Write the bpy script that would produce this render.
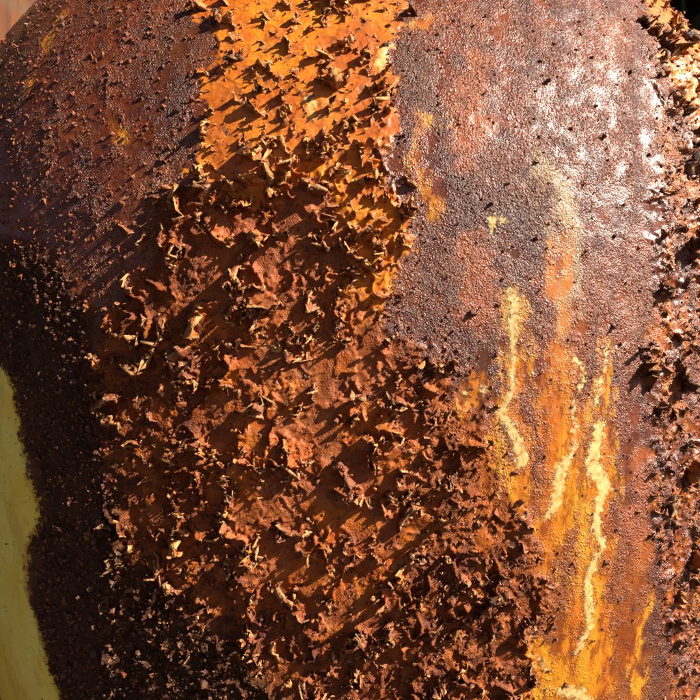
import bpy, math, random
import numpy as np
from mathutils import Matrix, Vector

SC = bpy.context.scene
for o in list(bpy.data.objects):
    bpy.data.objects.remove(o)
C = SC.collection

# ------------------------------------------------------------------ camera, sky, sun, exposure
R = 0.467           # radius of the round body (m)
DC = 1.031          # camera to body axis
Z0 = 0.105           # height of the widest belt above the camera
BU, BL = 0.44, 1.00 # vertical half axes above and below the belt
SQ = 2.6            # cross-section: a circle flattened a little front and back
TANF = math.tan(math.radians(25))

cam_d = bpy.data.cameras.new('camera')
cam = bpy.data.objects.new('camera', cam_d)
C.objects.link(cam)
cam.location = (0, -DC, 0)
cam.rotation_euler = (math.radians(90), 0, 0)
cam_d.sensor_width = 36
cam_d.lens = 18 / TANF
cam_d.clip_start = 0.01
cam_d.clip_end = 200
cam_d.dof.use_dof = True
cam_d.dof.focus_distance = 0.63
cam_d.dof.aperture_fstop = 11.0
SC.camera = cam

SUN = Vector((0.77, -0.345, 0.56)).normalized()     # towards the sun
w = bpy.data.worlds.new('World')
SC.world = w
w.use_nodes = True
nt = w.node_tree
bg = nt.nodes['Background']
sky = nt.nodes.new('ShaderNodeTexSky')
sky.sky_type = 'NISHITA'
sky.sun_disc = False
sky.sun_elevation = math.asin(SUN.z)
sky.sun_rotation = math.atan2(SUN.x, SUN.y)
nt.links.new(sky.outputs[0], bg.inputs[0])
bg.inputs[1].default_value = 0.05
sky.air_density = 0.15
sky.dust_density = 0.7
sky.ozone_density = 0.0
sd = bpy.data.lights.new('sun', 'SUN')
sd.energy = 5.0
sd.angle = math.radians(0.5)
sd.color = (1.0, 0.92, 0.80)
so = bpy.data.objects.new('sun', sd)
so.rotation_euler = (-SUN).to_track_quat('-Z', 'Y').to_euler()
C.objects.link(so)
SC.view_settings.view_transform = 'Standard'
SC.view_settings.look = 'None'
SC.view_settings.gamma = 1
SC.view_settings.exposure = 1.7
SC.view_settings.use_curve_mapping = False

rng = np.random.default_rng(7)
random.seed(7)
f32 = np.float32

# ------------------------------------------------------------------ numpy noise
def _h(ix, iy, iz, seed):
    h = (ix * np.uint32(374761393) + iy * np.uint32(668265263) + iz * np.uint32(2147483647) + np.uint32(seed * 144269 + 97))
    h = (h ^ (h >> np.uint32(13))) * np.uint32(1274126177)
    h = (h ^ (h >> np.uint32(16))) * np.uint32(2246822519)
    return h ^ (h >> np.uint32(15))

def noise3(P, scale, seed=0):
    """value-gradient noise, about -1..1; scale = feature size in metres"""
    q = P / f32(scale) + f32(1000.0)
    i = np.floor(q)
    f = (q - i).astype(f32)
    i = i.astype(np.uint32)
    s = f * f * f * (f * (f * 6 - 15) + 10)
    out = np.zeros(len(P), f32)
    for dx in (0, 1):
        wx = s[:, 0] if dx else 1 - s[:, 0]
        for dy in (0, 1):
            wy = wx * (s[:, 1] if dy else 1 - s[:, 1])
            for dz in (0, 1):
                wz = wy * (s[:, 2] if dz else 1 - s[:, 2])
                h = _h(i[:, 0] + np.uint32(dx), i[:, 1] + np.uint32(dy), i[:, 2] + np.uint32(dz), seed)
                gx = (h & np.uint32(1023)).astype(f32) / f32(511.5) - 1
                gy = ((h >> np.uint32(10)) & np.uint32(1023)).astype(f32) / f32(511.5) - 1
                gz = ((h >> np.uint32(20)) & np.uint32(1023)).astype(f32) / f32(511.5) - 1
                out += wz * (gx * (f[:, 0] - dx) + gy * (f[:, 1] - dy) + gz * (f[:, 2] - dz))
    return out * f32(1.7)

def worley(P, scale, seed=0, offs=False):
    """(F1, random value of the nearest cell), F1 in units of scale"""
    q = P / f32(scale) + f32(1000.0)
    i = np.floor(q)
    f = (q - i).astype(f32)
    i = i.astype(np.uint32)
    best = np.full(len(P), 9.0, f32)
    val = np.zeros(len(P), f32)
    off = np.zeros((len(P), 3), f32)
    for dx in (-1, 0, 1):
        for dy in (-1, 0, 1):
            for dz in (-1, 0, 1):
                h = _h((i[:, 0].astype(np.int64) + dx).astype(np.uint32), (i[:, 1].astype(np.int64) + dy).astype(np.uint32),
                       (i[:, 2].astype(np.int64) + dz).astype(np.uint32), seed)
                px = (h & np.uint32(1023)).astype(f32) / f32(1023) + dx - f[:, 0]
                py = ((h >> np.uint32(10)) & np.uint32(1023)).astype(f32) / f32(1023) + dy - f[:, 1]
                pz = ((h >> np.uint32(20)) & np.uint32(1023)).astype(f32) / f32(1023) + dz - f[:, 2]
                d = px * px + py * py + pz * pz
                m = d < best
                best = np.where(m, d, best)
                if offs:
                    off[m] = np.stack([px, py, pz], -1)[m]
                val = np.where(m, ((h >> np.uint32(7)) & np.uint32(255)).astype(f32) / f32(255), val)
    return (np.sqrt(best), val, off) if offs else (np.sqrt(best), val)

def sstep(a, b, x):
    t = np.clip((x - a) / (b - a), 0, 1)
    return (t * t * (3 - 2 * t)).astype(f32)

# ------------------------------------------------------------------ the round body: surface coordinates (u = R*theta, v = arc length along the profile)
PHI = np.linspace(-math.pi / 2 + .001, math.pi / 2 - .001, 6000)
_b = np.where(PHI > 0, BU, BL)
_ds = np.sqrt((R * np.sin(PHI)) ** 2 + (_b * np.cos(PHI)) ** 2)
VARC = np.concatenate([[0], np.cumsum((_ds[1:] + _ds[:-1]) / 2 * np.diff(PHI))])
VARC -= np.interp(0, PHI, VARC)

def surf(u, v):
    """points and outward normals on the smooth body"""
    th = np.asarray(u) / R
    ph = np.interp(v, VARC, PHI)
    b = np.where(ph > 0, BU, BL)
    r, z = R * np.cos(ph), Z0 + b * np.sin(ph)
    sn, cs = np.sin(th), np.cos(th)
    rho = (np.abs(sn) ** SQ + np.abs(cs) ** SQ) ** (-1 / SQ)
    P = np.stack([r * rho * sn, -r * rho * cs, z], -1)
    N = np.stack([np.cos(ph) / R * np.sign(sn) * np.abs(rho * sn) ** (SQ - 1), -np.cos(ph) / R * np.sign(cs) * np.abs(rho * cs) ** (SQ - 1), np.sin(ph) / b], -1)
    N /= np.linalg.norm(N, axis=-1, keepdims=True)
    return P, N

def S(px, py):
    """where a spot seen in the photograph lies on the body: (u, v)"""
    dx, dz = (px - 350) / 350 * TANF, (350 - py) / 350 * TANF
    t = np.linspace(.4, DC + .3, 4000)
    x, y, z = dx * t, -DC + t, dz * t
    b = np.where(z > Z0, BU, BL)
    Fv = (np.abs(x) ** SQ + np.abs(y) ** SQ) ** (2 / SQ) / R ** 2 + ((z - Z0) / b) ** 2 - 1
    k = int(np.argmax(Fv < 0)) if (Fv < 0).any() else int(np.argmin(Fv))
    x, y, z, b = float(x[k]), float(y[k]), float(z[k]), float(b[k])
    th = math.atan2(x, -y)
    ph = math.asin(max(-1, min(1, (z - Z0) / b)))
    return R * th, float(np.interp(ph, PHI, VARC))

PX = 0.00075   # one photograph pixel on the nearest part of the body, in metres

def poly(pts):
    return np.array([S(*p) for p in pts])

def sd_poly(U, V, P):
    """signed distance, positive inside"""
    d = np.full(len(U), 9.0, f32)
    ins = np.zeros(len(U), bool)
    n = len(P)
    for k in range(n):
        ax, ay = P[k]; bx, by = P[(k + 1) % n]
        ex, ey = bx - ax, by - ay
        t = np.clip(((U - ax) * ex + (V - ay) * ey) / (ex * ex + ey * ey + 1e-12), 0, 1)
        d = np.minimum(d, np.hypot(U - ax - t * ex, V - ay - t * ey))
        c = ((ay > V) != (by > V)) & (U < ex * (V - ay) / (ey if abs(ey) > 1e-9 else 1e-9) + ax)
        ins ^= c
    return np.where(ins, d, -d).astype(f32)

def sd_stroke(U, V, pts, thin=1.0):
    """pts (px, py, radius px): positive inside the tapering stroke"""
    q = [(*S(a, b), r * PX * thin) for a, b, r in pts]
    if len(q) == 1:
        q = q * 2
    out = np.full(len(U), -9.0, f32)
    for (ax, ay, ra), (bx, by, rb) in zip(q[:-1], q[1:]):
        ex, ey = bx - ax, by - ay
        t = np.clip(((U - ax) * ex + (V - ay) * ey) / (ex * ex + ey * ey + 1e-12), 0, 1)
        out = np.maximum(out, ra + (rb - ra) * t - np.hypot(U - ax - t * ex, V - ay - t * ey))
    return out.astype(f32)

ORANGE = poly([(205, -60), (402, -60), (399, 40), (394, 120), (388, 190), (390, 320), (362, 310), (345, 235), (318, 190), (290, 175), (262, 205), (228, 205), (207, 175), (202, 100), (210, 40)])
PEEL = poly([(150, 205), (205, 175), (240, 190), (300, 160), (386, 150), (392, 250), (388, 330), (440, 370), (490, 440), (515, 520), (548, 590), (535, 640), (520, 830),
             (110, 830), (100, 600), (110, 480), (85, 390), (110, 310), (160, 250)])
FLOOR = poly([(205, 215), (250, 200), (310, 170), (380, 200), (388, 300), (382, 330), (420, 400), (430, 480), (420, 560), (380, 620), (320, 640), (240, 560), (200, 480), (210, 380), (195, 290)])
RIGHT = poly([(655, 60), (730, 90), (730, 830), (684, 830), (668, 640), (656, 520), (660, 430), (648, 350), (660, 260), (656, 180), (660, 130)])
RTOP = poly([(628, -60), (672, -60), (735, 90), (735, 190), (700, 150), (676, 96), (655, 55)])
OLIVE = poly([(-120, 362), (4, 366), (12, 380), (20, 420), (28, 470), (39, 500), (41, 522), (27, 560), (26, 585), (42, 630), (47, 660), (62, 690), (66, 830), (-120, 830)])
CRUMB_SHADE = poly([(-60, 200), (40, 250), (90, 290), (95, 380), (118, 470), (140, 560), (205, 620), (280, 690), (300, 830), (60, 830), (45, 650), (30, 570), (40, 510), (22, 430), (2, 368), (-60, 366)])  # crumbly crust; also outlines the shade painted at lower left
LOWR = poly([(390, 340), (450, 345), (500, 400), (545, 560), (555, 640), (530, 830), (400, 830), (420, 560), (400, 440)])
UPL = poly([(0, 60), (60, -40), (200, -40), (205, 180), (160, 250), (110, 330), (0, 300), (-80, 260), (-60, 120)])

CREAM = [
    ([(510, 288, 4), (515, 310, 7), (514, 335, 5), (512, 365, 4), (512, 395, 6), (502, 410, 5), (512, 430, 7), (520, 455, 8), (515, 468, 3)]),
    ([(573, 352, 3), (582, 380, 3), (575, 410, 2.5), (570, 450, 5), (558, 480, 8), (555, 505, 8), (545, 525, 4)]),
    ([(605, 345, 2), (600, 380, 2.5), (597, 405, 2.5)]),
    ([(600, 425, 8), (592, 465, 11), (605, 490, 8), (597, 520, 7), (602, 545, 5), (590, 575, 8), (588, 600, 7), (590, 625, 6), (578, 650, 5)]),
    ([(560, 692, 6), (578, 694, 9), (590, 700, 6)]), ([(540, 660, 3), (547, 672, 3)]),
    ([(489, 233, 3.6), (491, 222, 4.2), (499, 216, 4), (507, 219, 3.4)]),
    ([(386, 48, 9), (381, 66, 8)]), ([(309, 98, 6), (311, 116, 5)]), ([(482, 395, 4)]), ([(463, 398, 3)]),
]
YELLOW = [
    ([(513, 290, 5), (514, 340, 9), (510, 400, 14), (512, 440, 22), (515, 500, 10)]),
    ([(560, 345, 12), (560, 400, 24), (562, 460, 24), (552, 540, 18), (550, 570, 8)]),
    ([(603, 340, 6), (599, 420, 16), (598, 500, 22), (594, 560, 18), (588, 620, 22), (580, 690, 42)]),
    ([(540, 650, 10), (545, 700, 24)]), ([(470, 396, 16)]), ([(560, 250, 10), (562, 350, 8)]),
    ([(423, 118, 4), (420, 160, 7), (428, 215, 4)]), ([(420, 22, 6), (440, 12, 3)]),
    ([(648, 590, 4), (640, 640, 8), (632, 720, 10)]), ([(60, 16, 4), (50, 40, 4), (26, 92, 2)]), ([(112, 108, 2), (122, 140, 3)]),
]
REDDISH = [([(468, 250, 14), (482, 300, 26), (478, 330, 12)]), ([(480, 60, 10), (470, 110, 26), (462, 160, 12)]), ([(470, 440, 18), (480, 500, 24)]), ([(640, 460, 14), (640, 560, 18)])]
WASH = [([(560, 330, 20), (565, 420, 44), (575, 560, 56), (600, 700, 60)]), ([(480, 420, 20), (500, 520, 26)]), ([(635, 560, 12), (630, 700, 22)])]
TAN = [([(540, 150, 8), (560, 190, 14), (572, 230, 15), (568, 290, 10), (560, 330, 8)])]
DARK = [([(190, 20, 20), (165, 80, 34), (185, 150, 18)]), ([(455, 170, 10), (478, 225, 26), (540, 215, 16), (520, 250, 14)]), ([(415, 60, 16), (430, 110, 10)]),
        ([(30, 10, 12), (20, 60, 14), (-10, 130, 14)]), ([(478, 340, 12), (480, 390, 16)]), ([(535, 430, 10), (535, 480, 8)]), ([(655, 440, 10), (650, 600, 8), (655, 700, 14)])]

def strokes(U, V, lst, thin=1.0):
    out = np.full(len(U), -9.0, f32)
    for s in lst:
        out = np.maximum(out, sd_stroke(U, V, s, thin))
    return out

def fields(P, U, V):
    """all the pattern fields in millimetres, positive inside"""
    wu = noise3(P, .030, 11) * .008 + noise3(P, .010, 12) * .0035 + noise3(P, .004, 15) * .0012
    wv = noise3(P, .030, 13) * .008 + noise3(P, .010, 14) * .0035 + noise3(P, .004, 16) * .0012
    A, B = U + wu, V + wv
    oa, ob = U + wu * 2.5 + noise3(P, .0022, 17) * .0012, V + wv * 2.5
    a, b = U + wu * .45, V + wv * .6
    F = {}
    F['orange'] = np.maximum(sd_poly(oa, ob, ORANGE), sd_poly(a, b, RTOP))
    F['peel'] = sd_poly(A, B, PEEL)
    F['floor'] = sd_poly(A, B, FLOOR)
    F['right'] = sd_poly(a, b, RIGHT)
    F['olive'] = sd_poly(a, b, OLIVE)
    F['crumb'] = sd_poly(A, B, CRUMB_SHADE)
    F['lowr'] = sd_poly(A, B, LOWR)
    F['upl'] = sd_poly(A, B, UPL)
    F['cream'] = strokes(a + noise3(P, .0025, 18) * .0014, b, CREAM, .74)
    F['yellow'] = strokes(A, B, YELLOW, 1.02)
    F['reddish'] = strokes(A, B, REDDISH)
    F['tan'] = strokes(A, B, TAN)
    F['wash'] = strokes(A, B, WASH)
    F['dark'] = strokes(A, B, DARK)
    return {k: (x * 1000).astype(f32) for k, x in F.items()}

# ------------------------------------------------------------------ materials
def newmat(name):
    m = bpy.data.materials.new(name)
    m.use_nodes = True
    n = m.node_tree
    return m, n, n.nodes['Principled BSDF']

class NB:
    def __init__(s, tree):
        s.t = tree; s.n = tree.nodes; s.l = tree.links
        s.pos = s.n.new('ShaderNodeNewGeometry').outputs['Position']
    def link(s, a, b): s.l.new(a, b)
    def noise(s, scale, detail=4, rough=.6, vec=None, dist=0):
        k = s.n.new('ShaderNodeTexNoise'); k.inputs['Scale'].default_value = scale
        k.inputs['Detail'].default_value = detail; k.inputs['Roughness'].default_value = rough; k.inputs['Distortion'].default_value = dist
        s.link(vec or s.pos, k.inputs['Vector']); return k.outputs['Fac']
    def voro(s, scale, feature='F1', out='Distance', rnd=1):
        k = s.n.new('ShaderNodeTexVoronoi'); k.feature = feature; k.inputs['Scale'].default_value = scale
        k.inputs['Randomness'].default_value = rnd
        s.link(s.pos, k.inputs['Vector']); return k.outputs[out]
    def math(s, op, a, b=None, c=None):
        k = s.n.new('ShaderNodeMath'); k.operation = op
        for i, x in enumerate((a, b, c)):
            if x is None: continue
            if isinstance(x, (int, float)): k.inputs[i].default_value = x
            else: s.link(x, k.inputs[i])
        return k.outputs[0]
    def rng(s, x, a, b, c=0., d=1., smooth=True):
        k = s.n.new('ShaderNodeMapRange'); k.interpolation_type = 'SMOOTHSTEP' if smooth else 'LINEAR'
        s.link(x, k.inputs[0])
        for i, v in enumerate((a, b, c, d)): k.inputs[1 + i].default_value = v
        return k.outputs[0]
    def attr(s, name):
        k = s.n.new('ShaderNodeAttribute'); k.attribute_name = name; return k.outputs['Fac']
    def col(s, c):
        k = s.n.new('ShaderNodeRGB'); k.outputs[0].default_value = (*c, 1); return k.outputs[0]
    def mix(s, f, a, b, mode='MIX'):
        k = s.n.new('ShaderNodeMix'); k.data_type = 'RGBA'; k.blend_type = mode
        if isinstance(f, (int, float)): k.inputs[0].default_value = f
        else: s.link(f, k.inputs[0])
        for i, x in ((6, a), (7, b)):
            if isinstance(x, tuple): k.inputs[i].default_value = (*x, 1)
            else: s.link(x, k.inputs[i])
        return k.outputs[2]
    def mask(s, field, jitter, amt, w):
        """field in mm + noise -> 0..1"""
        return s.rng(s.math('ADD', field, s.math('MULTIPLY', s.math('SUBTRACT', jitter, .5), amt)), -w, w)
    def stretch(s, sx, sy, sz):
        k = s.n.new('ShaderNodeMapping'); k.inputs['Scale'].default_value = (sx, sy, sz); s.link(s.pos, k.inputs['Vector']); return k.outputs[0]
    def bump(s, h, dist, strength=1, prev=None):
        k = s.n.new('ShaderNodeBump'); k.inputs['Distance'].default_value = dist; k.inputs['Strength'].default_value = strength
        s.link(h, k.inputs['Height'])
        if prev: s.link(prev, k.inputs['Normal'])
        return k.outputs[0]

def shell_material():
    m, t, bs = newmat('rusted_painted_steel')
    N = NB(t)
    n_big = N.noise(14, 5, .6)
    n_mid = N.noise(60, 5, .65)
    n_fine = N.noise(260, 4, .7)
    n_grit = N.noise(900, 2, .7)
    streak = N.noise(70, 4, .6, N.stretch(1, 1, .07))
    # bare rust
    rust = N.mix(N.rng(n_mid, .35, .65), (.062, .0105, .0032), (.130, .025, .005))
    rust = N.mix(N.rng(n_big, .45, .68), rust, (.155, .036, .007))
    rust = N.mix(N.math('MULTIPLY', N.rng(streak, .5, .7), .45), rust, (.07, .024, .016))
    rust = N.mix(N.math('MULTIPLY', N.rng(n_fine, .55, .75), .6), rust, (.045, .014, .008))
    rust = N.mix(N.math('MULTIPLY', N.rng(n_grit, .58, .78), .45), rust, (.30, .12, .04))
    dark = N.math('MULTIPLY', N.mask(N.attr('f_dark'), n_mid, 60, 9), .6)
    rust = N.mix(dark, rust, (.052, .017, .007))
    red = N.math('MULTIPLY', N.mask(N.attr('f_reddish'), n_mid, 40, 7), .75)
    rust = N.mix(red, rust, (.25, .062, .016))
    wash = N.math('MULTIPLY', N.mask(N.attr('f_wash'), N.noise(40, 6, .75, N.stretch(1, 1, .3)), 110, 14), .5)
    rust = N.mix(wash, rust, N.mix(N.rng(streak, .38, .62), (.20, .042, .005), (.27, .075, .007)))
    tan = N.math('MULTIPLY', N.mask(N.attr('f_tan'), N.noise(75, 6, .75, N.stretch(1, 1, .4)), 60, 8), .85)
    rust = N.mix(tan, rust, (.28, .17, .085))
    # smooth under-coat laid bare in the peeling zone
    floor = N.mix(N.rng(n_big, .35, .65), (.18, .035, .006), (.27, .072, .017))
    floor = N.mix(N.math('MULTIPLY', N.rng(n_mid, .48, .62), .7), floor, (.23, .048, .005))
    floor = N.mix(N.math('MULTIPLY', N.rng(n_fine, .56, .7), .35), floor, (.11, .035, .012))
    pl, pl2 = N.attr('f_plate'), N.attr('f_plate2')
    floor = N.mix(N.math('MULTIPLY', N.rng(pl, .55, .6), .75), floor, N.mix(N.rng(n_mid, .4, .6), (.36, .095, .004), (.25, .047, .004)))
    floor = N.mix(N.math('MULTIPLY', N.rng(pl2, .70, .74), .6), floor, (.15, .042, .012))
    floor = N.mix(N.math('MULTIPLY', N.rng(pl2, .2, .16), .5), floor, (.29, .098, .030))
    col = N.mix(N.mask(N.attr('f_peel'), N.noise(80, 6, .75), 70, 5), rust, N.mix(N.rng(n_mid, .38, .56), rust, N.mix(N.rng(pl, .4, .5), (.15, .034, .006), (.22, .052, .005))))
    col = N.mix(N.math('MULTIPLY', N.mask(N.attr('f_floor'), n_mid, 44, 4), .9), col, floor)
    col = N.mix(N.math('MULTIPLY', N.mask(N.attr('f_crumb'), N.noise(60, 6, .7), 90, 14), .88), col, N.mix(N.rng(n_fine, .4, .65), (.017, .0065, .002), (.046, .016, .004)))  # crust colour taken near black: the lower-left shade is painted into it
    # orange paint
    org = N.mix(N.rng(n_big, .38, .6), (.31, .064, .0025), (.48, .145, .0035))
    org = N.mix(N.math('MULTIPLY', N.rng(n_mid, .50, .66), .85), org, (.36, .075, .006))
    org = N.mix(N.math('MULTIPLY', N.rng(N.noise(85, 6, .75), .53, .62), .85), org, (.17, .045, .010))
    org = N.mix(N.math('MULTIPLY', N.rng(N.noise(38, 6, .7), .50, .60), .8), org, N.mix(N.rng(n_fine, .4, .6), (.27, .052, .004), (.36, .085, .004)))
    org = N.mix(N.math('MULTIPLY', N.rng(n_fine, .6, .72), .5), org, (.62, .29, .02))
    om = N.mask(N.attr('f_orange'), N.noise(70, 7, .8), 60, .9)
    col = N.mix(om, col, org)
    rm = N.math('MULTIPLY', N.mask(N.attr('f_right'), N.noise(60, 6, .75), 60, 4), N.rng(N.noise(48, 5, .7, N.stretch(1, 1, .6)), .46, .54))
    col = N.mix(N.math('MULTIPLY', rm, .6), col, N.mix(N.rng(n_mid, .4, .6), (.28, .055, .003), (.38, .11, .005)))
    # yellow-orange stain along the runs
    ym = N.mask(N.attr('f_yellow'), N.noise(75, 6, .75, N.stretch(1, 1, .45)), 60, 5)
    ym = N.math('MULTIPLY', ym, N.rng(N.noise(130, 5, .75, N.stretch(1, 1, .35)), .40, .54, .12, .95))
    col = N.mix(ym, col, N.mix(N.rng(streak, .4, .62), (.36, .095, .006), (.46, .19, .008)))
    cm = N.mask(N.attr('f_cream'), N.noise(230, 7, .85), 28, .8)
    cm = N.math('MULTIPLY', cm, N.rng(N.noise(120, 6, .8), .37, .47, .15, 1))
    cream = N.mix(N.rng(n_fine, .42, .66), (.50, .36, .15), (.44, .24, .05))
    col = N.mix(cm, col, cream)
    # faded yellow paint on the left
    olive = N.mix(N.rng(n_big, .4, .65), (.84, .72, .12), (.80, .60, .05))
    olive = N.mix(N.math('MULTIPLY', N.rng(streak, .52, .7), .35), olive, (.80, .72, .18))
    olive = N.mix(N.math('MULTIPLY', N.rng(N.noise(120, 6, .8), .58, .68), .85), olive, (.20, .085, .010))
    olive = N.mix(N.math('MULTIPLY', N.rng(N.noise(45, 5, .7, N.stretch(1, 1, .3)), .50, .68), .6), olive, (.58, .34, .02))
    olive = N.mix(N.math('MULTIPLY', N.mask(N.math('SUBTRACT', 3, N.attr('f_olive')), N.noise(100, 6, .8), 22, 3), .7), olive, (.40, .20, .012))
    lm = N.mask(N.attr('f_olive'), N.noise(170, 7, .85), 60, .7)
    col = N.mix(lm, col, olive)
    N.link(col, bs.inputs['Base Color'])
    paint = N.math('MAXIMUM', N.math('MAXIMUM', om, lm), cm)
    ro = N.math('ADD', N.rng(n_fine, .3, .7, .24, .38), N.math('MULTIPLY', paint, .12))
    matte = N.math('MAXIMUM', N.rng(N.attr('f_crumb'), -12, 4), N.rng(N.attr('f_peel'), -6, 6, 0, .8))
    ro = N.math('ADD', ro, N.math('MULTIPLY', matte, .28))
    N.link(N.math('SUBTRACT', N.rng(matte, 0, 1, .54, .20), N.math('MULTIPLY', wash, .2)), bs.inputs['Specular IOR Level'])
    N.link(ro, bs.inputs['Roughness'])
    # relief too fine for the mesh: grit on bare rust, little on paint
    g = N.math('MULTIPLY', N.attr('f_grain'), N.math('SUBTRACT', 1, N.math('MULTIPLY', paint, .8)))
    pebbles = N.math('MULTIPLY', N.math('ADD', N.rng(N.voro(820), .0, .6, 1, 0), N.math('MULTIPLY', N.rng(N.voro(340), .0, .55, 1, 0), N.rng(n_mid, .4, .6, .2, 1.6))), g)
    b1 = N.bump(pebbles, .0011)
    b2 = N.bump(N.math('MULTIPLY', n_grit, g), .0014, 1, b1)
    b3 = N.bump(n_fine, .0006, .7, b2)
    N.link(b3, bs.inputs['Normal'])
    return m

def flake_material(name, base, alt, deep, tip):
    m, t, bs = newmat(name)
    N = NB(t)
    n1 = N.noise(90, 4, .65)
    n2 = N.noise(420, 4, .7)
    c = N.mix(N.rng(n1, .38, .62), base, alt)
    c = N.mix(N.math('MULTIPLY', N.rng(n2, .5, .66), .7), c, deep)
    tp = N.math('ADD', N.attr('tip'), N.math('MULTIPLY', N.math('SUBTRACT', n2, .5), .9))
    c = N.mix(N.math('MULTIPLY', N.rng(tp, .80, 1.1), .88), c, tip)
    N.link(c, bs.inputs['Base Color'])
    N.link(N.rng(n2, .3, .7, .48, .70), bs.inputs['Roughness'])
    bs.inputs['Specular IOR Level'].default_value = .5
    N.link(N.bump(N.noise(800, 3, .7), .0009, 1, N.bump(N.noise(300, 3, .65), .0022)), bs.inputs['Normal'])
    return m

M_SHELL = shell_material()
M_FL = [
    flake_material('peeling_rust_flake', (.15, .028, .004), (.25, .052, .004), (.040, .010, .004), (.52, .27, .085)),
    flake_material('peeling_orange_flake', (.30, .062, .004), (.44, .125, .005), (.09, .022, .006), (.56, .31, .10)),
    flake_material('peeling_dark_flake', (.08, .028, .012), (.16, .055, .018), (.026, .009, .004), (.34, .16, .04)),
]

# ------------------------------------------------------------------ the buoy: shell
buoy = bpy.data.objects.new('rusty_buoy', None)
C.objects.link(buoy)
buoy.location = (0, 0, Z0 - BL)
buoy['label'] = 'huge rounded rusty metal buoy with curling orange and brown paint flakes, filling the view'
buoy['category'] = 'buoy'

def adopt(o):
    o.parent = buoy
    o.matrix_parent_inverse = Matrix.Translation((0, 0, BL - Z0))

def spaced(parts):
    out = []
    for a, b, d in parts:
        n = max(2, int(round((b - a) / d)))
        out.append(np.linspace(a, b, n, endpoint=False))
    return np.concatenate(out + [[parts[-1][1]]])

q45, q68 = R * math.radians(45), R * math.radians(68)
ul = spaced([(-math.pi * R, -q68, .012), (-q68, -q45, .0015), (-q45, q45, .00100), (q45, q68, .0015), (q68, math.pi * R, .012)])
vl = spaced([(VARC[0] + .002, -.50, .012), (-.50, .47, .00100), (.47, .56, .002), (.56, VARC[-1] - .002, .012)])
nu, nv = len(ul), len(vl)
U, V = [a.ravel().astype(f32) for a in np.meshgrid(ul, vl)]
P0, N0 = surf(U, V)
P = P0.astype(f32); Nn = N0.astype(f32)
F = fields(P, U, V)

def ridge(P, s, seed):
    wv = P + np.stack([noise3(P, s * .5, seed + 50), noise3(P, s * .5, seed + 51), noise3(P, s * .5, seed + 52)], -1) * f32(s * .22)
    return 1 - np.abs(noise3(wv, s, seed)) * 1.6

def zones(F):
    z = {}
    z['peel'] = sstep(-14, 14, F['peel'])
    z['soft'] = sstep(-42, 16, F['peel']) ** 1.2
    z['orange'] = sstep(-2, 4, F['orange'])
    z['right'] = sstep(-22, 8, F['right']) ** 1.3
    z['crumb'] = sstep(-4, 10, F['crumb'])
    z['lowr'] = sstep(-4, 12, F['lowr'])
    z['upl'] = sstep(-14, 26, F['upl'])
    z['smooth'] = np.maximum(sstep(-1, 1.5, F['olive']), np.maximum(sstep(-1, 2, F['cream']), .7 * sstep(-4, 4, F['yellow'])))
    return z
Z = zones(F)
n5 = noise3(P, .005, 20)
n12 = noise3(P, .012, 21)
n40 = noise3(P, .040, 22)
H = n40 * .0006 + n12 * .00025
grain = np.clip(.5 + .55 * noise3(P * np.array([1, 1, .3], f32), .022, 24) + .5 * noise3(P, .011, 27), .08, 1.3) * (1 - .85 * Z['smooth']) * (1 - .75 * Z['orange']) * (1 - .55 * sstep(0, 12, F['floor']))
w1, wr = worley(P, .0040, 3)
H += grain * np.clip(1 - w1 * 1.25, 0, 1) * (.00012 + .0013 * wr ** 4)
H += grain * (n5 * .0003 + noise3(P, .0024, 26) * .0003)
rA = np.clip(ridge(P, .024, 30), 0, 1)
rB = np.clip(ridge(P, .011, 40), 0, 1)
calm = sstep(-.02, .28, noise3(P, .036, 450)) * sstep(-2, 12, F['floor'])
gate = np.clip(.4 + 1.5 * noise3(P, .022, 35), 0, 1)
pz = np.clip(Z['peel'] + .10 * Z['orange'] + .8 * Z['right'] + .12 * Z['upl'], 0, 1) * (1 - .9 * Z['smooth']) * (1 - .8 * calm)
H += pz * gate * (rA ** 9 * .0080 + rB ** 7 * .0028) + pz * n12 * .0005
# plates of lifted paint, each a little tilted, torn along its edges
def plates(P, s, seed):
    wp = P + np.stack([noise3(P, s * .45, seed + k) for k in (1, 2, 3)], -1) * f32(s * .30) + np.stack([noise3(P, s * .15, seed + k) for k in (4, 5, 6)], -1) * f32(s * .10)
    d, v_, of = worley(wp, s, seed, True)
    tl = of[:, 0] * np.sin(v_ * 57) + of[:, 1] * np.sin(v_ * 91 + 1) + of[:, 2] * np.sin(v_ * 133 + 2)
    return v_, tl * f32(s)
pv, pt = plates(P, .022, 400)
pv2, pt2 = plates(P, .010, 420)
plate_zone = np.clip(Z['peel'] + .6 * Z['right'] + .16 * Z['orange'], 0, 1) * (1 - .6 * calm)
H += plate_zone * ((pv - .4) * .0018 + pt * .09 + ((pv2 - .4) * .0010 + pt2 * .09) * sstep(-.1, .25, noise3(P, .03, 440)))
# crumbled crust
wc, wcr = worley(P, .0085, 5)
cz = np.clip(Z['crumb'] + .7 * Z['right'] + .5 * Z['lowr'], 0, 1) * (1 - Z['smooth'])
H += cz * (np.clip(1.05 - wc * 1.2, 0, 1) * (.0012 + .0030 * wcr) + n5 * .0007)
# paint layers have a thickness
H += Z['orange'] * .0007 * (1 - Z['smooth'] * 0) + sstep(-.8, .8, F['olive']) * .0006 + sstep(-.5, .5, F['cream'] + n5 * 4) * .00035
lift = sstep(-.05, .10, noise3(P, .032, 60) + .35 * noise3(P, .009, 61))
H += Z['peel'] * lift * .0011
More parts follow.
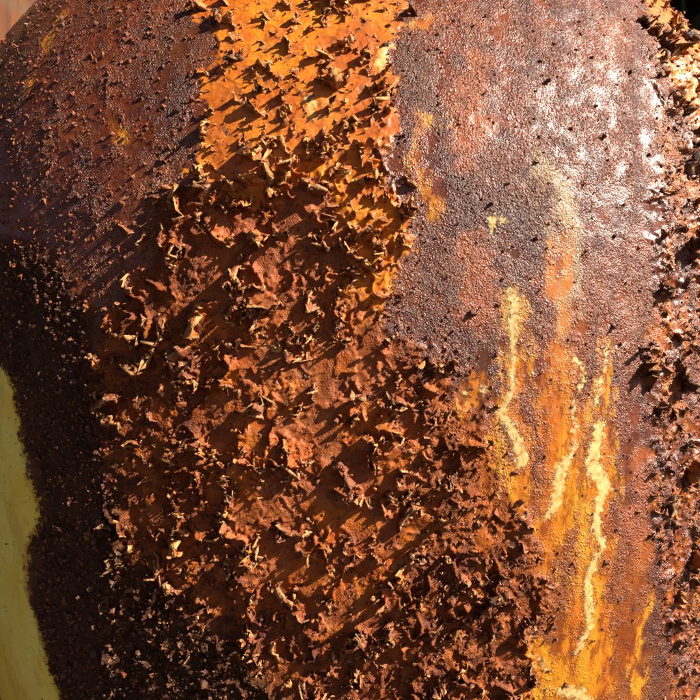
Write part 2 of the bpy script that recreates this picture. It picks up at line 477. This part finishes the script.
# fine wrinkles in the lifted skin
ang = noise3(P, .05, 70) * 3
wr_ = np.sin((U * np.cos(ang) + V * np.sin(ang)) / .00075 + n5 * 2.5)
H += Z['peel'] * np.clip(noise3(P, .03, 71) * 2 - .2, 0, 1) * wr_ * .00022
H *= sstep(R * math.radians(85), R * math.radians(66), np.abs(U))
HGRID = H.reshape(nv, nu)
co = (P0 + N0 * H[:, None]).astype(f32)

def grid_mesh(name, co, nu, nv, closed=False):
    i = (np.arange(nv - 1)[:, None] * nu + np.arange(nu - 1)[None, :]).ravel()
    faces = np.stack([i, i + 1, i + nu + 1, i + nu], -1).astype(np.int32)
    me = bpy.data.meshes.new(name)
    me.vertices.add(len(co)); me.vertices.foreach_set('co', co.ravel())
    nf = len(faces)
    me.loops.add(nf * 4); me.loops.foreach_set('vertex_index', faces.ravel())
    me.polygons.add(nf); me.polygons.foreach_set('loop_start', np.arange(nf, dtype=np.int32) * 4)
    me.polygons.foreach_set('use_smooth', np.ones(nf, bool))
    me.update(calc_edges=True)
    return me

me = grid_mesh('shell', co, nu, nv)
for k, clip in (('orange', 60), ('peel', 60), ('floor', 60), ('cream', 60), ('yellow', 60), ('olive', 60), ('dark', 60), ('reddish', 60), ('tan', 60), ('wash', 60)):
    at = me.attributes.new('f_' + k, 'FLOAT', 'POINT')
    at.data.foreach_set('value', np.clip(F[k], -clip, clip).astype(f32))
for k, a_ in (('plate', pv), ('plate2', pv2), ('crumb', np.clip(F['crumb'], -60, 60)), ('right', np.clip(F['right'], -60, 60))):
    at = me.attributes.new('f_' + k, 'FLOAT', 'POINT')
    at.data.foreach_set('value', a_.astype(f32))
at = me.attributes.new('f_grain', 'FLOAT', 'POINT')
at.data.foreach_set('value', grain.astype(f32))
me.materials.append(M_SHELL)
shell = bpy.data.objects.new('shell', me)
C.objects.link(shell)
adopt(shell)

def height_at(u, v):
    i = np.clip(np.searchsorted(ul, u) - 1, 0, nu - 1)
    j = np.clip(np.searchsorted(vl, v) - 1, 0, nv - 1)
    return HGRID[j, i]

# ------------------------------------------------------------------ curled flakes
def flake_arrays(rs, ku=7, kv=5, curl=None, ragged=1.0):
    """unit flake: base along x (length 1), grows out along +y and up +z, then curls; returns verts, quads, tip value"""
    x = np.linspace(-.5, .5, ku)
    q = np.linspace(0, 1, kv)
    env = np.clip(np.sin(np.pi * (x + .5)) ** .45, .12, 1) * (1 + ragged * rs.normal(0, .42, ku))
    env = np.clip(env, .15, 1.9)
    phi0 = rs.uniform(.0, .35)
    k = rs.uniform(1.0, 3.0) if curl is None else curl
    bend = rs.uniform(-.9, .9)
    lean = rs.uniform(-.5, .5)
    X = np.zeros((kv, ku)); Y = np.zeros((kv, ku)); Zz = np.zeros((kv, ku))
    base_y = bend * (x ** 2 - .12) + rs.normal(0, .05, ku)
    for j in range(kv):
        if j == 0:
            X[0] = x; Y[0] = base_y; Zz[0] = -.10
            continue
        ph = phi0 + k * (q[j] ** .9) + rs.normal(0, .38, ku)
        d = env / (kv - 1)
        X[j] = X[j - 1] * (1 - .05) + lean * d * .4 + rs.normal(0, .05, ku)
        Y[j] = Y[j - 1] + np.cos(ph) * d + rs.normal(0, .055, ku)
        Zz[j] = Zz[j - 1] + np.sin(ph) * d + rs.normal(0, .05, ku)
    top = np.stack([X, Y, Zz], -1)
    du = np.gradient(top, axis=1); dv = np.gradient(top, axis=0)
    n = np.cross(du, dv); n /= np.linalg.norm(n, axis=-1, keepdims=True) + 1e-9
    th = (.045 + .03 * q)[:, None, None] * (1 + rs.normal(0, .3, (kv, ku, 1)))
    bot = top - n * np.abs(th)
    vs = np.concatenate([top.reshape(-1, 3), bot.reshape(-1, 3)])
    o = ku * kv
    fs = []
    for j in range(kv - 1):
        for i in range(ku - 1):
            a = j * ku + i
            fs.append((a, a + 1, a + ku + 1, a + ku))
            fs.append((o + a, o + a + ku, o + a + ku + 1, o + a + 1))
    for i in range(ku - 1):
        a = (kv - 1) * ku + i
        fs.append((a, a + 1, o + a + 1, o + a))
    for j in range(kv - 1):
        a = j * ku
        fs.append((a, a + ku, o + a + ku, o + a))
        a = j * ku + ku - 1
        fs.append((a, o + a, o + a + ku, a + ku))
    tip = np.repeat(q, ku)
    return vs, np.array(fs), np.concatenate([tip, np.clip(tip + .1, 0, 1)])

VAR = [flake_arrays(np.random.default_rng(100 + i), 10, 5) for i in range(26)]
VARS = [flake_arrays(np.random.default_rng(300 + i), 5, 3, None, 1.2) for i in range(40)]

def mesh_of(name, vs, fs, tip, mat):
    me = bpy.data.meshes.new(name)
    me.from_pydata(vs.tolist(), [], fs.tolist())
    a = me.attributes.new('tip', 'FLOAT', 'POINT'); a.data.foreach_set('value', tip.astype(f32))
    me.polygons.foreach_set('use_smooth', np.ones(len(fs), bool))
    me.materials.append(mat)
    me.update()
    return me
LIB = {(i, k): mesh_of('paint_flake', *VAR[i], M_FL[k]) for i in range(len(VAR)) for k in range(3)}

def frame(u, v, ang):
    p, n = surf(np.array([u]), np.array([v]))
    p, n = p[0], n[0]
    e = np.array([-n[1], n[0], 0.0]); e /= np.linalg.norm(e)   # east
    s = np.cross(n, e)                                       # up the body
    t = e * math.cos(ang) + s * math.sin(ang)
    d = np.cross(n, t)
    return p, t, d, n

# candidates: random spots, kept with a likelihood that follows the ridges
NC = 90000
cu = rng.uniform(-R * math.radians(66), R * math.radians(66), NC)
cv = rng.uniform(-.50, .50, NC)
cp, cn = surf(cu, cv)
cp = cp.astype(f32)
CF = fields(cp, cu.astype(f32), cv.astype(f32))
CZ = zones(CF)
rid = np.clip(ridge(cp, .024, 30), 0, 1)
ridg = np.clip(ridge(cp, .011, 40), 0, 1)
edge_o = np.exp(-(CF['orange'] / 5) ** 2)
lik = (CZ['soft'] * (.16 + .9 * rid ** 3) * 1.8 * np.clip(.55 + 1.6 * noise3(cp, .028, 83), .12, 1.6) + CZ['orange'] * (.35 + 1.1 * rid ** 3) * 1.3 + edge_o * .9 + CZ['right'] * .55 + CZ['lowr'] * .5
       + CZ['crumb'] * 1.0 + CZ['upl'] * .2 * np.clip(.5 + noise3(cp, .04, 81) * 2, 0, 1.5) + .004)
lik = np.minimum(lik, 1.0) * (1 - .45 * CZ['right'] * CZ['orange'])
lik *= (1 - .97 * CZ['smooth']) * (1 - .7 * sstep(-.02, .28, noise3(cp, .036, 450)) * sstep(-2, 12, CF['floor']))
eps = .0015
def isoang(u, v):
    def r(a, b):
        p, _ = surf(a, b); return noise3(p.astype(f32), .024, 30)
    gu = r(u + eps, v) - r(u - eps, v); gv = r(u, v + eps) - r(u, v - eps)
    return np.arctan2(gv, gu) + np.pi / 2
keep = rng.uniform(0, 1, NC) < lik * .24
idx = np.nonzero(keep)[0]
ang = isoang(cu[idx], cv[idx]) + rng.normal(0, .5, len(idx)) + np.where(rng.uniform(0, 1, len(idx)) < .5, 0, np.pi)
zs = {k: a[idx] for k, a in CZ.items()}
big = (.0034 + .0070 * zs['soft'] * (1 - .45 * zs['lowr']) + .0042 * zs['orange'] + .0026 * zs['right'] + .001 * zs['upl'])
big *= (1 - .55 * zs['crumb'])
size = big * np.exp(rng.normal(-.85, .66, len(idx)))
size = np.clip(size, .002, .0135)
zone = np.where(zs['orange'] > .5, 1, np.where((zs['crumb'] > .5), 2, 0))  # crumb zone takes the dark flakes, continuing its painted shade
zone = np.where((zs['right'] > .5), np.where(rng.uniform(0, 1, len(idx)) < .28, 1, 2), zone)
zone = np.where((zs['peel'] > .5) & (zone == 0), np.where(rng.uniform(0, 1, len(idx)) < .22, 1, 0), zone)
uu, vv = cu[idx], cv[idx]
print('flakes', len(idx))

# the large single curls that stand out in the photograph: (px, py, length px, height px, direction deg the base runs, material)
HERO = [(240, 276, 24, 24, 60, 0), (232, 310, 20, 16, 20, 0), (332, 82, 26, 20, 100, 1), (258, 94, 14, 16, 40, 2), (262, 322, 30, 16, 100, 0), (318, 300, 34, 14, 110, 0),
        (200, 190, 34, 16, 5, 2), (275, 240, 34, 16, 10, 0), (328, 245, 30, 14, 170, 0), (166, 240, 26, 18, 70, 0), (130, 285, 26, 16, 110, 0), (266, 414, 34, 26, 50, 0),
        (355, 492, 46, 18, 165, 0), (292, 468, 32, 16, 150, 0), (296, 528, 44, 14, 165, 0), (240, 350, 40, 14, 5, 0), (300, 352, 36, 14, 170, 0), (312, 186, 30, 20, 150, 0),
        (380, 556, 22, 18, 130, 0), (348, 545, 20, 14, 60, 0), (410, 520, 40, 16, 60, 0), (355, 640, 30, 16, 40, 0), (280, 590, 34, 18, 140, 0), (410, 480, 22, 20, 60, 0),
        (352, 275, 20, 18, 80, 0), (316, 392, 20, 14, 80, 0), (190, 390, 40, 14, 20, 0), (110, 400, 36, 16, 20, 0), (285, 145, 26, 16, 120, 1), (325, 20, 20, 14, 60, 1),
        (215, 20, 20, 14, 30, 2), (235, 62, 18, 12, 10, 2), (300, 75, 14, 12, 70, 1), (205, 130, 22, 14, 80, 1), (365, 60, 20, 14, 50, 1), (350, 130, 22, 14, 30, 1),
        (690, 165, 30, 22, 60, 2), (665, 45, 26, 18, 130, 2), (645, 22, 24, 16, 130, 2), (686, 40, 24, 18, 120, 2), (690, 250, 30, 22, 80, 2), (685, 380, 30, 24, 90, 2),
        (690, 470, 34, 24, 80, 1), (690, 560, 34, 24, 70, 1), (670, 500, 22, 16, 80, 2), (497, 592, 22, 16, 20, 2), (440, 630, 30, 16, 40, 0), (430, 700, 26, 16, 140, 0)]
FL = []
for px, py, L, Hh, a, k in HERO:
    u, v = S(px, py)
    FL.append((u, v, math.radians(a), L * PX, Hh * PX, k))
for u, v, a, s, k in zip(uu, vv, ang, size, zone):
    L_, h_ = rng.uniform(.7, 1.9), rng.uniform(.6, 1.15)
    if rng.uniform() < .16: L_, h_ = rng.uniform(1.8, 2.8), rng.uniform(.9, 1.4)
    FL.append((u, v, a, s * L_, s * h_, int(k)))
def in_view(u, v):
    p, n = surf(np.array([u]), np.array([v])); p = p[0]; n = n[0]
    d = p[1] + DC
    return abs(p[0] / d / TANF) < 1.02 and abs(p[2] / d / TANF) < 1.02 and np.dot(n, np.array([0, -DC, 0]) - p) > 0
nh = len(HERO)
order = list(range(nh)) + sorted(range(nh, len(FL)), key=lambda i: -FL[i][3] * FL[i][4] * (1 if in_view(FL[i][0], FL[i][1]) else 0))
parts, rest = order[:300], order[300:]

TIPS = []
for n_, i in enumerate(parts):
    u, v, a, L, Hh, k = FL[i]
    p, t, d, n = frame(u, v, a)
    h = float(height_at(u, v))
    p = p + n * (h - .0006)
    var = int(rng.integers(len(VAR)))
    o = bpy.data.objects.new('paint_flake', LIB[(var, k)])
    s = Hh
    M = Matrix(((t[0] * L, d[0] * s, n[0] * s, p[0]), (t[1] * L, d[1] * s, n[1] * s, p[1]), (t[2] * L, d[2] * s, n[2] * s, p[2]), (0, 0, 0, 1)))
    C.objects.link(o)
    adopt(o)
    o.matrix_basis = M
    top = VAR[var][0][30:50]
    for q in rng.choice(20, 9, replace=False):
        TIPS.append((p + top[q][0] * t * L + top[q][1] * d * s + top[q][2] * n * s, k))

class Bag:
    def __init__(s): s.v = []; s.f = []; s.t = []; s.m = []; s.n = 0
    def add(s, vs, fs, tip, k):
        s.v.append(vs); s.f.append(fs + s.n); s.t.append(tip); s.m.append(np.full(len(fs), k, np.int32)); s.n += len(vs)
    def build(s, name, mats, smooth=True):
        v = np.concatenate(s.v).astype(f32); f = np.concatenate(s.f).astype(np.int32); t = np.concatenate(s.t).astype(f32); m = np.concatenate(s.m)
        k = f.shape[1]
        me = bpy.data.meshes.new(name)
        me.vertices.add(len(v)); me.vertices.foreach_set('co', v.ravel())
        me.loops.add(len(f) * k); me.loops.foreach_set('vertex_index', f.ravel())
        me.polygons.add(len(f)); me.polygons.foreach_set('loop_start', np.arange(len(f), dtype=np.int32) * k)
        for x in mats: me.materials.append(x)
        me.polygons.foreach_set('material_index', m)
        me.polygons.foreach_set('use_smooth', np.full(len(f), smooth, bool))
        a = me.attributes.new('tip', 'FLOAT', 'POINT'); a.data.foreach_set('value', t)
        me.update(calc_edges=True)
        o = bpy.data.objects.new(name, me); C.objects.link(o)
        return o

bag = Bag()
for i in rest:
    u, v, a, L, Hh, k = FL[i]
    p, t, d, n = frame(u, v, a)
    p = p + n * (float(height_at(u, v)) - .0005)
    vs, fs, tip = VARS[int(rng.integers(len(VARS)))]
    s = Hh
    wvs = p + vs[:, :1] * t * L + vs[:, 1:2] * d * s + vs[:, 2:3] * n * s
    bag.add(wvs, fs, tip, k)
    if Hh > .003:
        for q in rng.choice(5, 2, replace=False):
            TIPS.append((wvs[10 + q], k))
sf = bag.build('small_flakes', M_FL)
sf['kind'] = 'stuff'
adopt(sf)

# rust crumbs clinging to flake tips, ridges and crust
ico_t = (1 + 5 ** .5) / 2
ICO = np.array([(-1, ico_t, 0), (1, ico_t, 0), (-1, -ico_t, 0), (1, -ico_t, 0), (0, -1, ico_t), (0, 1, ico_t), (0, -1, -ico_t), (0, 1, -ico_t), (ico_t, 0, -1), (ico_t, 0, 1), (-ico_t, 0, -1), (-ico_t, 0, 1)]) / 1.9
ICF = np.array([(0, 11, 5), (0, 5, 1), (0, 1, 7), (0, 7, 10), (0, 10, 11), (1, 5, 9), (5, 11, 4), (11, 10, 2), (10, 7, 6), (7, 1, 8), (3, 9, 4), (3, 4, 2), (3, 2, 6), (3, 6, 8), (3, 8, 9), (4, 9, 5), (2, 4, 11), (6, 2, 10), (8, 6, 7), (9, 8, 1)])
lik2 = (CZ['crumb'] * 4.0 + CZ['right'] * .7 + CZ['lowr'] * .5 + CZ['peel'] * .35 * ridg ** 2 + CZ['soft'] * (1 - CZ['peel']) * 1.6 + CZ['upl'] * 1.3 + .3) * (1 - .98 * CZ['smooth']) * (1 - .6 * CZ['orange'])
pick = np.nonzero(rng.uniform(0, 1, NC) < lik2 * .22)[0]
bag = Bag()
pp, pn = surf(cu[pick], cv[pick])
hh = height_at(cu[pick], cv[pick])
for p, n, h, i in zip(pp, pn, hh, pick):
    r = .0007 * math.exp(rng.normal(.10, .40))
    vs = ICO * rng.uniform(.4, 1.5, 3) * r + rng.normal(0, .34 * r, (12, 3))
    kk = 2 if rng.uniform() < .45 + .42 * CZ['crumb'][i] else 0
    bag.add(p + n * (h + r * .25) + vs, ICF, np.full(12, rng.uniform(.0, .65) * (1 - .7 * CZ['crumb'][i])), kk)
for p, k in TIPS:
    r = .0008 * math.exp(rng.normal(.05, .45))
    bag.add(p + ICO * rng.uniform(.4, 1.6, 3) * r + rng.normal(0, .34 * r, (12, 3)), ICF, np.full(12, rng.uniform(.5, 1.05)), k)
print('crumbs', len(pick), len(TIPS))
cr = bag.build('rust_crumbs', M_FL, False)
cr['kind'] = 'stuff'
adopt(cr)

# ------------------------------------------------------------------ what shows past the upper corners
def simple_mat(name, a, b, scale, rough=.7, stretch=None, c=None):
    m, t, bs = newmat(name)
    N = NB(t)
    vec = N.stretch(*stretch) if stretch else None
    n1 = N.noise(scale, 5, .65, vec)
    col = N.mix(N.rng(n1, .35, .65), a, b)
    if c: col = N.mix(N.rng(N.noise(scale * .3, 4, .6), .5, .65), col, c)
    N.link(col, bs.inputs['Base Color']); bs.inputs['Roughness'].default_value = rough
    N.link(N.bump(n1, .01), bs.inputs['Normal'])
    return m

# second rusted body behind on the left
def lathe(name, prof, seg, mat, wob=0):
    a = np.linspace(0, 2 * np.pi, seg, endpoint=True)
    r = np.array([p[0] for p in prof]); z = np.array([p[1] for p in prof])
    co = np.stack([np.outer(r, np.cos(a)), np.outer(r, np.sin(a)), np.outer(z, np.ones(seg))], -1).reshape(-1, 3).astype(f32)
    if wob:
        co += (noise3(co, .15, 5)[:, None] * wob).astype(f32)
    me = grid_mesh(name, co, seg, len(prof))
    me.materials.append(mat)
    return me
M_OLD = simple_mat('streaked_old_rust', (.055, .015, .003), (.11, .034, .005), 30, .95, (1, 1, .12), (.07, .038, .02))
prof = [(.02, 2.42), (.25, 2.38), (.42, 2.27), (.54, 2.08), (.60, 1.8), (.60, .5), (.57, .25), (.45, .06), (.02, .0)]
root = bpy.data.objects.new('rusted_drum', None); C.objects.link(root)
root.location = (-1.0, 0.42, Z0 - BL)
root['label'] = 'blurred streaky brown rusted drum behind the upper left edge of the flaking buoy'
root['category'] = 'drum'
pts = []
for (r0, z0), (r1, z1) in zip(prof[:-1], prof[1:]):
    for k in range(6): pts.append((r0 + (r1 - r0) * k / 6, z0 + (z1 - z0) * k / 6))
pts.append(prof[-1])
o = bpy.data.objects.new('body', lathe('body', pts, 97, M_OLD, .01)); C.objects.link(o); o.parent = root
rim = [(.595 + .022 * math.cos(x), .62 + .022 * math.sin(x)) for x in np.linspace(0, 2 * math.pi, 13)]
o = bpy.data.objects.new('rim_band', lathe('rim_band', rim, 97, M_OLD)); C.objects.link(o); o.parent = root

# dark shrub behind on the right
M_LEAF = simple_mat('dark_leaf', (.016, .026, .010), (.035, .045, .016), 20, .6)
M_BARK = simple_mat('brown_bark', (.05, .028, .016), (.10, .055, .032), 40, .9)
sh = bpy.data.objects.new('leafy_shrub', None); C.objects.link(sh)
sh.location = (1.35, 1.3, Z0 - BL)
sh['label'] = 'dark blurred leafy shrub behind the upper right edge of the flaking buoy'
sh['category'] = 'shrub'
sh.scale = (1.8, 1.8, 1.8)
vs, fs = [], []
def limb(a, b, ra, rb, seg=7):
    a, b = np.array(a), np.array(b)
    ax = (b - a) / np.linalg.norm(b - a)
    e1 = np.cross(ax, (0.31, .9, .2)); e1 /= np.linalg.norm(e1); e2 = np.cross(ax, e1)
    base = len(vs)
    for p, r in ((a, ra), (b, rb)):
        for k in range(seg):
            x = 2 * math.pi * k / seg
            vs.append(tuple(p + r * (math.cos(x) * e1 + math.sin(x) * e2)))
    for k in range(seg):
        fs.append((base + k, base + (k + 1) % seg, base + seg + (k + 1) % seg, base + seg + k))
for k in range(9):
    a = k * .7
    m1 = (.12 * math.cos(a), .12 * math.sin(a), .45)
    e = (.45 * math.cos(a + .2), .45 * math.sin(a + .2), 1.3 + .3 * math.sin(k * 3))
    limb((.02 * math.cos(a), .02 * math.sin(a), -.02), m1, .022, .018); limb(m1, e, .018, .006)
me = bpy.data.meshes.new('branches'); me.from_pydata(vs, [], fs); me.materials.append(M_BARK)
o = bpy.data.objects.new('branches', me); C.objects.link(o); o.parent = sh
lv, lf = [], []
rs = np.random.default_rng(5)
for k in range(14000):
    d = rs.normal(0, 1, 3); d /= np.linalg.norm(d)
    c = d * np.array([.62, .62, .85]) * rs.uniform(.45, 1) ** .5 * (1 + .15 * math.sin(5 * d[0] + 3) + .12 * math.sin(7 * d[2])) + np.array([0, 0, 1.0])
    t = rs.normal(0, 1, 3); t /= np.linalg.norm(t)
    b_ = np.cross(t, rs.normal(0, 1, 3)); b_ /= np.linalg.norm(b_)
    n_ = np.cross(t, b_)
    L, W = rs.uniform(.05, .09), rs.uniform(.018, .03)
    i = len(lv)
    for q in (c, c + t * L * .5 + b_ * W + n_ * .008, c + t * L, c + t * L * .5 - b_ * W + n_ * .008): lv.append(tuple(q))
    lf += [(i, i + 1, i + 2), (i, i + 2, i + 3)]
me = bpy.data.meshes.new('foliage'); me.from_pydata(lv, [], lf); me.materials.append(M_LEAF)
o = bpy.data.objects.new('foliage', me); C.objects.link(o); o.parent = sh; o['kind'] = 'stuff'

# ground under it all
M_DIRT = simple_mat('dry_brown_dirt', (.045, .030, .021), (.075, .050, .034), 9, .95)
G = np.linspace(-60, 60, 121)
gx, gy = np.meshgrid(G, G)
gp = np.stack([gx.ravel(), gy.ravel(), np.zeros(gx.size)], -1).astype(f32)
gp[:, 2] = Z0 - BL - .01 + noise3(gp, 6.0, 3) * .10 * np.clip((np.hypot(gp[:, 0], gp[:, 1]) - 3) / 8, 0, 1)
me = grid_mesh('ground', gp, 121, 121); me.materials.append(M_DIRT)
g = bpy.data.objects.new('ground', me); C.objects.link(g); g['kind'] = 'structure'
